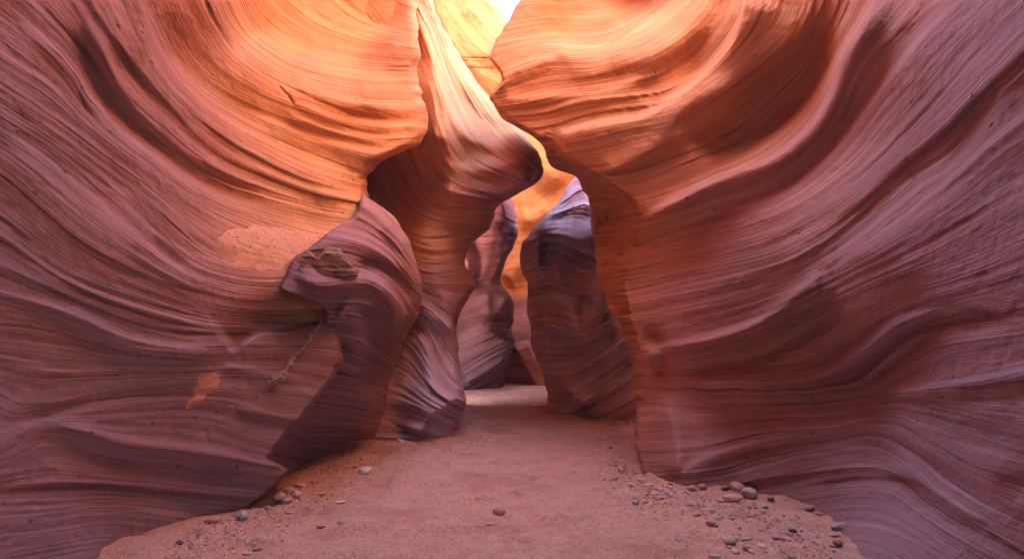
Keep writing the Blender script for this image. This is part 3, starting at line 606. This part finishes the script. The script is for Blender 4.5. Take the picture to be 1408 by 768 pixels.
# ================================================================== THINGS ON THE WALL AND THE FLOOR
bpy.context.view_layer.update()
def hit(o, px, py):
    d = Vector(((px - CX) / F, 1, (HY - py) / F)).normalized()
    ok, p, n, _ = o.ray_cast(Vector((0, 0, CH)), d)
    if not ok: return None
    if n.dot(d) > 0: n = -n
    return p, n
def patch(name, o, outline, centre, thick, mat, parent=None, nr=16, na=72, ragged=.03, seed=1, streak=0.0):
    """a skin of loose sand or bare rock lying on the wall's surface"""
    c = np.array(centre, float); pl = np.array(outline, float) - c
    ang = np.arctan2(pl[:, 1], pl[:, 0]); rad = np.hypot(pl[:, 0], pl[:, 1]); o_ = np.argsort(ang)
    th = np.linspace(-math.pi, math.pi, na, endpoint=False)
    rr = np.interp(th, ang[o_], rad[o_], period=2 * math.pi)
    rr = rr * (1 + ragged * vnoise(th * 0 + seed, np.cos(th) * 4, np.sin(th) * 4) + ragged * vnoise(th * 0 + seed, np.cos(th) * 11, np.sin(th) * 11))
    V, faces = [], []
    for i in range(nr + 1):
        f = (i / nr) ** .8
        for j in range(na):
            x, y = c[0] + math.cos(th[j]) * rr[j] * f, c[1] + math.sin(th[j]) * rr[j] * f
            if streak and f > .8: x += streak * (_T[int(y * 1.3) & 65535] - .5) * (f - .8) * 5
            h = hit(o, x, y)
            p, n = h if h else V[-1]
            V.append((p, n))
    N = sum((n for _, n in V), Vector()).normalized()
    co_ = []
    for k, (p, n) in enumerate(V):
        f = ((k // na) / nr)
        t = thick * (1 - f ** 5) - .006 * f ** 5 + thick * .3 * (random.random() - .5) * (f < .95)
        co_.append(p + N * t)
    for i in range(nr):
        for j in range(na):
            a, b = i * na + j, i * na + (j + 1) % na
            faces.append((a, b, b + na, a + na))
    me = bpy.data.meshes.new(name); me.from_pydata([tuple(v) for v in co_], [], faces); me.validate()
    for p in me.polygons: p.use_smooth = True
    me.materials.append(mat)
    ob = bpy.data.objects.new(name, me); C.objects.link(ob); ob.parent = parent
    return ob
def simple_mat(name, base, var, scale, rough=.9, speck=0.0, bump_=.5):
    k = NT(name); oi = k.n('ShaderNodeObjectInfo').outputs['Random']; pos = k.n('ShaderNodeNewGeometry').outputs['Position']
    a = k.noise(pos, scale=scale, detail=5, rough=.65); b = k.noise(pos, scale=scale * 6, detail=3, rough=.7)
    col = k.ramp(a, [(.3, tuple(c * (1 - var) for c in base)), (.7, tuple(min(1, c * (1 + var)) for c in base))])
    col = k.mix(k.maprange(b, .35, .7, .3, 0), col, k.mix(1.0, col, (.6, .56, .56), 'MULTIPLY'))
    if name.startswith('stone'):                          # red dust settled on the upper sides
        nz = k.n('ShaderNodeSeparateXYZ'); k.l(k.n('ShaderNodeNewGeometry').outputs['Normal'], nz.inputs[0])
        col = k.mix(k.math('MULTIPLY', k.maprange(nz.outputs[2], .3, .95, 0, .55), k.maprange(a, .35, .6, .4, 1.0)), col, (.55, .30, .22))
    if speck:
        v = k.n('ShaderNodeTexVoronoi'); k.l(pos, v.inputs['Vector']); v.inputs['Scale'].default_value = 26
        m = k.math('MULTIPLY', k.maprange(v.outputs['Distance'], .16, .26, 1, 0), k.maprange(k.noise(pos, scale=9, detail=2), .44, .52, 0, 1))
        col = k.mix(k.math('MULTIPLY', m, speck), col, (.13, .06, .04))
    k.l(col, k.b.inputs['Base Color']); k.b.inputs['Roughness'].default_value = rough; k.b.inputs['Specular IOR Level'].default_value = .2
    k.l(k.bump(k.math('ADD', a, k.math('MULTIPLY', b, .4)), bump_, .02), k.b.inputs['Normal'])
    return k.m
M_ledge = simple_mat('ledge_sand', (.56, .265, .16), .1, 12, speck=.9)
M_bare = simple_mat('bare_sandstone', (.44, .19, .13), .18, 18)
sp = patch('sand_patch', left, [(293, 327), (302, 320), (335, 313), (371, 312), (400, 316), (440, 326), (430, 340), (408, 356), (394, 368), (375, 374), (349, 369), (320, 367), (316, 353), (302, 340)], (366, 342), .02, M_ledge, seed=3)
tag(sp, 'patch of speckled orange sand lying on the wall above the bulge', 'sand')
bp = patch('bare_patch', left, [(275, 512), (292, 510), (305, 512), (303, 526), (283, 541), (268, 557), (253, 567), (251, 562), (263, 547), (273, 531)], (278, 536), .006, M_bare, parent=left, nr=8, ragged=.05, seed=5, streak=8)
bp['label'] = 'bright orange scraped patch'

def blob(seed, sub=3, squash=(1, 1, .7), facet=.25, flat=0.0):
    import bmesh
    bm = bmesh.new(); bmesh.ops.create_icosphere(bm, subdivisions=sub, radius=.5)
    rr = np.random.default_rng(seed); planes = rr.normal(size=(7, 3)); planes /= np.linalg.norm(planes, axis=1)[:, None]; off = .36 + .12 * rr.random(7)
    P = np.array([v.co[:] for v in bm.verts])
    P += (P / .5) * (.10 * fbm(P[:, 0] * 2 + seed, P[:, 1] * 2, P[:, 2] * 2, 3))[:, None]
    for n, o_ in zip(planes, off):
        d = P @ n - o_; k = d > 0; P[k] -= (d[k] * (facet * 3))[:, None] * n
    P *= np.array(squash)
    for v, p in zip(bm.verts, P): v.co = p
    me = bpy.data.meshes.new('pebble'); bm.to_mesh(me); bm.free()
    for f in me.polygons: f.use_smooth = True
    return me
STONE = {'grey': (.40, .31, .29), 'blue': (.29, .25, .27), 'white': (.66, .58, .56), 'pink': (.52, .30, .26), 'red': (.36, .17, .14), 'dark': (.13, .085, .085), 'lilac': (.42, .32, .34), 'pale': (.60, .44, .39)}
M_st = {k: simple_mat('stone_' + k, v, .18, 25, .8, bump_=.3) for k, v in STONE.items()}
SHAPES = {'round': [blob(i, 3, (1, .85, .72), .36) for i in range(7)], 'flat': [blob(20 + i, 3, (1, .75, .32)) for i in range(4)], 'long': [blob(40 + i, 3, (1, .6, .52)) for i in range(3)], 'chip': [blob(60 + i, 2, (1, .7, .4), .33) for i in range(6)]}
_mesh_cache = {}
def pebble(px, py, w, shape, colr, label, group=None, k=None, sink=.14, name='pebble', rz=None):
    x, y = gpt(px, py); z = float(floor_z(np.array([x]), np.array([y]))[0])
    L_ = SHAPES[shape]; i = (k if k is not None else random.randrange(len(L_))) % len(L_)
    key = (shape, i, colr)
    if key not in _mesh_cache:
        m = L_[i].copy(); m.materials.append(M_st[colr]); _mesh_cache[key] = m
    o = bpy.data.objects.new(name, _mesh_cache[key]); C.objects.link(o)
    s = w / F * y
    hgt = {'round': .72, 'flat': .32, 'long': .52, 'chip': .4}[shape]
    o.location = (x, y, z + s * hgt * (.5 - sink)); o.scale = (s, s, s * random.uniform(.9, 1.1))
    o.rotation_euler = (random.uniform(-.15, .15), random.uniform(-.15, .15), random.uniform(-.5, .5) if rz is None else rz)
    tag(o, label, 'pebble' if name == 'pebble' else 'stone', group)
    return o
for a in [
 (501, 647, 20, 'round', 'white', 'round white rock lying alone on the sand before the dark recess'),
 (386, 682, 19, 'round', 'grey', 'largest grey cobble of the little heap at the left wall foot'),
 (397, 674, 15, 'round', 'grey', 'grey cobble at the back of the little heap by the left wall foot'),
 (395, 688, 13, 'round', 'red', 'reddish cobble at the front of the little heap by the left wall foot'),
 (407, 682, 13.5, 'round', 'pink', 'brownish pink cobble closing the little heap on its sandy side'),
 (412, 676, 9, 'flat', 'white', 'small whitish pebble beside the little heap of cobbles'),
 (413, 664, 21, 'flat', 'pink', 'flat pink slab half buried just behind the little heap of cobbles'),
 (333, 709, 19, 'round', 'blue', 'broken blue grey stone beside the left wall foot'),
 (278, 724, 14, 'chip', 'blue', 'angular blue grey stone near the sand bank edge on the left'),
 (378, 711, 14, 'flat', 'lilac', 'flat lilac pebble below the little heap of cobbles'),
 (441, 720, 12, 'chip', 'dark', 'dark angular pebble left of a pink one on open sand'),
 (469, 716, 13, 'long', 'pink', 'oval pink pebble right of a dark one on open sand'),
 (468, 685, 14, 'flat', 'white', 'flat pinkish white stone in front of the white rock'),
 (473, 679, 8, 'chip', 'pale', 'little pale chip leaning behind a flat whitish stone'),
 (441, 677, 11, 'chip', 'red', 'dark red chip on the rubble slope right of the cobble heap'),
 (292, 712, 26, 'flat', 'red', 'wide flat reddish slab at the upper edge of the left bank'),
 (340, 760, 16, 'flat', 'pink', 'flat brownish stone low on the left bank of the sand'),
 (353, 752, 14, 'chip', 'dark', 'dark splintery stone low on the left bank of the sand'),
 (550, 606, 9.5, 'round', 'pale', 'pale pebble at the mouth of the dark recess'),
 (686, 704, 19, 'long', 'red', 'lone brown stone in the middle of the sandy path'),
 (673, 719, 12, 'flat', 'pale', 'pale flat chip just below the lone brown stone'),
 (1014, 673, 22, 'round', 'pink', 'hindmost of the big rounded stones by the right wall'),
 (1030, 687, 24, 'round', 'grey', 'biggest brownish grey round stone by the right wall'),
 (1007, 693, 26, 'long', 'pink', 'big pink elongated stone in front of the rounded ones'),
 (997, 677, 12.5, 'round', 'dark', 'small dark round stone tucked beside the hindmost big stone'),
 (991, 693, 10, 'round', 'pink', 'small pink stone touching the big elongated one'),
 (921, 677, 15, 'flat', 'blue', 'flat blue grey stone at the tip of the right wall foot'),
 (952, 675, 15, 'long', 'grey', 'long grey stone against the base of the right wall'),
 (966, 672, 13, 'round', 'red', 'reddish round stone against the base of the right wall'),
 (978, 705, 11, 'chip', 'grey', 'grey chip between the big stones and a dark red pebble'),
 (977, 723, 14, 'round', 'red', 'dark red round pebble alone on sand below the big stones'),
 (1004, 747, 16, 'round', 'grey', 'grey round stone with a pale one tucked behind it'),
 (1013, 744, 10, 'round', 'pale', 'pale pebble tucked behind a grey round stone'),
 (989, 752, 9, 'round', 'pink', 'small pink pebble left of the grey round stone'),
 (983, 762, 17, 'flat', 'grey', 'flat grey stone lowest at the bottom of the sand'),
 (1060, 691, 10.5, 'round', 'dark', 'dark pebble right of the biggest round stone'),
 (1053, 700, 9, 'chip', 'dark', 'dark chip below the dark pebble beside the biggest stone'),
 (1089, 731, 12, 'round', 'dark', 'dark grey pebble in the rubble on the right bank'),
 (1074, 745, 13, 'chip', 'blue', 'blue grey chip in the rubble on the right bank'),
 (1048, 754, 13, 'chip', 'white', 'whitish angular chip in the rubble on the right bank'),
 (1113, 703, 16, 'round', 'red', 'reddish stone on the outer rim of the right bank'),
 (1126, 708, 12, 'chip', 'red', 'angular red chip just behind the reddish rim stone'),
 (1154, 727, 25, 'long', 'blue', 'long smooth blue grey stone at the very rim of the right bank'),
 (1147, 739, 16, 'flat', 'pink', 'flat pink stone below the long blue grey rim stone'),
 (1152, 754, 14, 'round', 'dark', 'dark round stone lowest on the rim of the right bank'),
 (932, 740, 9, 'round', 'grey', 'little grey pebble alone on the sand left of the rubble'),
 (874, 694, 12, 'round', 'blue', 'bluish pebble in front of the pile by the right wall tip'),
 (887, 685, 8, 'round', 'pale', 'pale pebble in front of the pile by the right wall tip'),
 (847, 588, 9, 'chip', 'pale', 'pale chip on the sand in front of the lilac pillar'),
 (839, 615, 9, 'flat', 'dark', 'dark flat chip on the sand near the bend'),
]: pebble(*a, name='stone' if a[2] > 15 else 'pebble')
def inside(x, y, poly):
    r = False
    for (x1, y1), (x2, y2) in zip(poly, poly[1:] + poly[:1]):
        if (y1 > y) != (y2 > y) and x < (x2 - x1) * (y - y1) / (y2 - y1) + x1: r = not r
    return r
def scatter(poly, n, wmin, wmax, shapes, cols, label, group):
    xs_, ys_ = [p[0] for p in poly], [p[1] for p in poly]; k = 0
    while k < n:
        x, y = random.uniform(min(xs_), max(xs_)), random.uniform(min(ys_), max(ys_))
        if not inside(x, y, poly): continue
        w = wmin + (wmax - wmin) * random.random() ** 2.2
        pebble(x, y, w * (.5 + .5 * (y - HY) / 230), random.choice(shapes), random.choice(cols), label, group, rz=random.uniform(0, 6.28)); k += 1
scatter([(846, 628), (874, 640), (884, 654), (905, 664), (932, 668), (955, 682), (900, 684), (870, 672), (842, 656)], 75, 5, 13, ['round', 'chip', 'flat'], ['pink', 'pink', 'red', 'grey', 'lilac', 'pale'], 'small pinkish stone in the pile at the tip of the right wall', 'stones piled at the tip of the right wall')
scatter([(255, 716), (345, 698), (385, 668), (440, 640), (470, 650), (430, 700), (390, 745), (300, 766), (220, 766)], 55, 4, 13, ['chip', 'flat', 'round'], ['pink', 'red', 'grey', 'pale', 'dark', 'lilac'], 'small stone strewn on the rubble bank beside the left wall', 'small stones on the left bank')
scatter([(940, 690), (1040, 700), (1120, 712), (1165, 752), (1150, 766), (1010, 766), (960, 720)], 55, 4, 12, ['chip', 'flat', 'round'], ['grey', 'red', 'dark', 'blue', 'pink'], 'small stone strewn on the rubble bank beside the right wall', 'small stones on the right bank')
scatter([(440, 632), (500, 610), (560, 600), (632, 597), (645, 575), (655, 590), (630, 612), (560, 630), (500, 650)], 40, 3, 9, ['chip', 'flat'], ['pink', 'dark', 'pale', 'grey'], 'small chip lying along the shadowed foot of the fin', 'chips along the foot of the fin')
scatter([(770, 566), (830, 574), (872, 580), (872, 590), (800, 578)], 18, 4, 10, ['chip', 'round'], ['pink', 'pale', 'grey'], 'small pale stone along the foot of the lilac pillar', 'stones along the foot of the lilac pillar')
# grit too fine to count
BANKS = [curve([(225, 775), (262, 722), (345, 700), (395, 668), (440, 636), (505, 608), (632, 600), (650, 570)], 60), curve([(846, 590), (868, 640), (905, 672), (960, 688), (1060, 706), (1120, 730), (1150, 775)], 60)]
def grit(n):
    V, Fc, mi = [], [], []
    k = 0
    while k < n:
        if random.random() < .62:                         # thick along the feet of the walls
            b_ = random.choice(BANKS); q = b_[random.randrange(len(b_))]; sp_ = abs(random.gauss(0, 1)) * 26 * ((q[1] - HY) / 200)
            px, py = q[0] + sp_ * (1 if b_ is BANKS[0] else -1) + random.gauss(0, 5), q[1] + random.gauss(0, 7) + sp_ * .25; big = 1.0
        else:
            py = HY + 78 + 235 * random.random() ** .7; px = random.uniform(120, 1180); big = .55
            if vnoise(np.array([px / 60.0]), np.array([py / 25.0]), np.array([2.0]))[0] < random.uniform(-.3, .7): continue
        if py < HY + 70 or py > 775: continue
        x, y = gpt(px, py)
        k += 1
        z = float(floor_z(np.array([x]), np.array([y]))[0]); s = (.004 + .013 * random.random() ** 2.5) * big; b = len(V); a0 = random.random() * 6.28
        ring = [(x + math.cos(a0 + a) * s * random.uniform(.6, 1.4), y + math.sin(a0 + a) * s * random.uniform(.6, 1.4)) for a in (0, 1.3, 2.5, 3.8, 5.0)]
        V += [(p[0], p[1], z - .002) for p in ring] + [(x + random.uniform(-.3, .3) * s, y, z + s * random.uniform(.3, .9))]
        m = random.choice((0, 1, 1, 2, 3, 3))
        for i in range(5): Fc.append((b + i, b + (i + 1) % 5, b + 5)); mi.append(m)
    me = bpy.data.meshes.new('gravel'); me.from_pydata(V, [], Fc)
    for k in ('dark', 'red', 'pale', 'pink'): me.materials.append(M_st[k])
    me.polygons.foreach_set('material_index', mi)
    o = bpy.data.objects.new('gravel', me); C.objects.link(o); return o
tag(grit(9000), 'fine dark grit scattered over the pink sand floor', 'gravel', kind='stuff')

# driftwood wedged in the bulge and the root hanging down the crease
def tube(name, pts, radii, mat, parent=None, seed=0, n=12, lump=.35):
    c = curve(pts, 70); r_ = np.interp(np.linspace(0, 1, len(c)), np.linspace(0, 1, len(radii)), radii)
    t = np.gradient(c, axis=0); t /= np.linalg.norm(t, axis=1)[:, None]
    up = np.array([0, -1, .2]); a = np.cross(t, up); a /= np.linalg.norm(a, axis=1)[:, None]; b = np.cross(a, t)
    th = np.linspace(0, 2 * math.pi, n + 1)
    P = c[:, None] + (a[:, None] * np.cos(th)[None, :, None] + b[:, None] * np.sin(th)[None, :, None]) * r_[:, None, None]
    dv = P - c[:, None]
    q = P * 22
    cs = np.stack([np.cos(th)] * len(c)), np.stack([np.sin(th)] * len(c)); li = np.arange(len(c))[:, None] + 0 * th[None]
    P = c[:, None] + dv * (1 + lump * vnoise(cs[0] * 1.5 + seed, cs[1] * 1.5, li * .35) + lump * .7 * vnoise(cs[0] * 3 + seed, cs[1] * 3, li * .9))[..., None]
    return grid_mesh(name, P, mat, parent=parent)
def wood_mat():
    k = NT('weathered_wood'); tc = k.n('ShaderNodeTexCoord').outputs['Object']
    mp = k.n('ShaderNodeMapping'); k.l(tc, mp.inputs[0]); mp.inputs['Scale'].default_value = (7, 7, 70); mp.inputs['Rotation'].default_value = (0, .35, 0)
    a = k.noise(mp.outputs[0], scale=1, detail=5, rough=.65)
    col = k.ramp(a, [(.36, (.07, .03, .022)), (.46, (.20, .09, .06)), (.54, (.34, .18, .115)), (.66, (.52, .33, .23))])
    k.l(col, k.b.inputs['Base Color']); k.b.inputs['Roughness'].default_value = .9
    k.l(k.bump(a, 1.0, .03), k.b.inputs['Normal']); return k.m
M_wood = wood_mat(); M_root = simple_mat('dead_root', (.33, .19, .16), .45, 30, bump_=1.0)
p0, n0 = hit(bulge, 449, 373)
def drift():
    nu, nv = 60, 40
    u = np.linspace(0, 1, nu)[:, None]; v = np.linspace(0, 2 * math.pi, nv)[None]
    prof = np.sin(math.pi * u) ** .55
    x = (u - .5) * .36 + 0 * v; z = np.sin(v) * .095 * prof; y = np.cos(v) * .085 * prof
    z = z + .02 * np.sin(u * 3.1) - (u - .5) * .02
    lay = noise1((z + .25 * x) * 60, 3); y = y * (1 + .35 * lay) ; 
    x = x + .035 * noise1(z * 70, 8) * (.4 + np.abs(u - .5) * 2); z = z * (1 + .35 * vnoise(x * 16, x * 0 + 3, x * 0)) + .012 * vnoise(x * 20, y * 14, z * 30); y = y * (1 + .3 * vnoise(x * 25, z * 40, x * 0 + 5))
    P = np.stack([x, y, z], -1)
    return grid_mesh('driftwood', P, M_wood)
dw = drift(); dw.location = p0 + n0 * .015; dw.rotation_euler = (.1, .06, .25); dw.scale = (1.25, 1.1, 1.3)
for i in range(7):
    a = random.uniform(-.12, .12); q = np.array([[a - .07, -.05 - random.random() * .03, random.uniform(-.06, .06)], [a, -.08, random.uniform(-.06, .06)], [a + .09, -.045, random.uniform(-.06, .05)]])
    tube('splinter', q, [.003, .008, .002], M_wood, parent=dw, seed=i, n=7)
tag(dw, 'weathered lens of layered driftwood jammed on top of the bulge', 'driftwood')
pts = []
for px, py in [(453, 428), (446, 440), (436, 452), (427, 463), (417, 477), (405, 487), (397, 499), (393, 508), (383, 518), (370, 526)]:
    h = hit(left, px, py) or hit(bulge, px, py); pts.append(np.array(h[0] + h[1] * .012))
root = tube('dead_root', pts, [.005, .011, .014, .019, .012, .016, .022, .018, .026, .01], M_root, seed=2, lump=.6)
tag(root, 'knobbly dead root hanging down the wall below the driftwood', 'root')
for i, (px, py, r_) in enumerate([(386, 520, .034), (377, 523, .04), (369, 527, .026), (391, 516, .024), (373, 519, .02), (428, 461, .02), (395, 506, .022)]):
    h = hit(left, px, py); me = blob(90 + i, 2, (1.2, .7, .8), .33); me.materials.append(M_root)
    c_ = bpy.data.objects.new('clump', me); C.objects.link(c_); c_.parent = root
    c_.location = h[0] + h[1] * r_ * .3; c_.scale = (r_ * 2,) * 3; c_.rotation_euler = (i, i * 2, i * .7)

# dusty air filling the gorge
import bmesh
bm = bmesh.new(); bmesh.ops.create_cube(bm, size=1.0)
for v in bm.verts: v.co = Vector((v.co.x * 26, 6 + v.co.y * 40, 5.6 + v.co.z * 14))
me = bpy.data.meshes.new('haze'); bm.to_mesh(me); bm.free()
hz = bpy.data.objects.new('haze', me); C.objects.link(hz); tag(hz, 'thin dusty haze hanging in the canyon air', 'haze', kind='stuff')
hm = bpy.data.materials.new('dusty_air'); hm.use_nodes = True; ht = hm.node_tree; ht.nodes.clear()
vo = ht.nodes.new('ShaderNodeVolumePrincipled'); vo.inputs['Color'].default_value = (.95, .88, .80, 1); vo.inputs['Density'].default_value = .003; vo.inputs['Anisotropy'].default_value = .2
ho = ht.nodes.new('ShaderNodeOutputMaterial'); ht.links.new(vo.outputs[0], ho.inputs['Volume']); me.materials.append(hm)
# ================================================================== CAMERA, SKY, SUN
cam = bpy.data.cameras.new('camera'); co = bpy.data.objects.new('camera', cam); C.objects.link(co)
co.location = (0, 0, CH); co.rotation_euler = (R(90), 0, 0)
cam.sensor_width = 36; cam.lens = F / 1408 * 36; cam.shift_y = (HY - 384) / 1408; cam.clip_end = 500; cam.clip_start = .05
sc = bpy.context.scene; sc.camera = co
SUN = Vector((-.70, .34, .64)).normalized()
w = bpy.data.worlds.new('World'); sc.world = w; w.use_nodes = True
nt = w.node_tree; nt.nodes.clear()
sky = nt.nodes.new('ShaderNodeTexSky'); sky.sky_type = 'NISHITA'; sky.sun_disc = False
sky.sun_elevation = math.asin(SUN.z); sky.sun_rotation = math.atan2(SUN.x, SUN.y)
bg = nt.nodes.new('ShaderNodeBackground'); bg.inputs[1].default_value = .12
wo = nt.nodes.new('ShaderNodeOutputWorld'); nt.links.new(sky.outputs[0], bg.inputs[0]); nt.links.new(bg.outputs[0], wo.inputs[0])
sl = bpy.data.lights.new('sun', 'SUN'); sl.energy = 4.8; sl.angle = R(.5); sl.color = (1, .94, .84)
so = bpy.data.objects.new('sun', sl); C.objects.link(so); so.rotation_euler = SUN.to_track_quat('Z', 'Y').to_euler(); so.location = (0, 0, 15)
sc.view_settings.view_transform = 'Standard'; sc.view_settings.look = 'None'; sc.view_settings.exposure = 4.78; sc.view_settings.gamma = 1
cy = sc.cycles
cy.max_bounces = 10; cy.diffuse_bounces = 8; cy.glossy_bounces = 2; cy.sample_clamp_indirect = 6; cy.caustics_reflective = False; cy.caustics_refractive = False
cy.use_denoising = True
try: cy.denoiser = 'OPENIMAGEDENOISE'; cy.denoising_input_passes = 'RGB_ALBEDO_NORMAL'; cy.denoising_prefilter = 'ACCURATE'
except Exception as ex: print(ex)
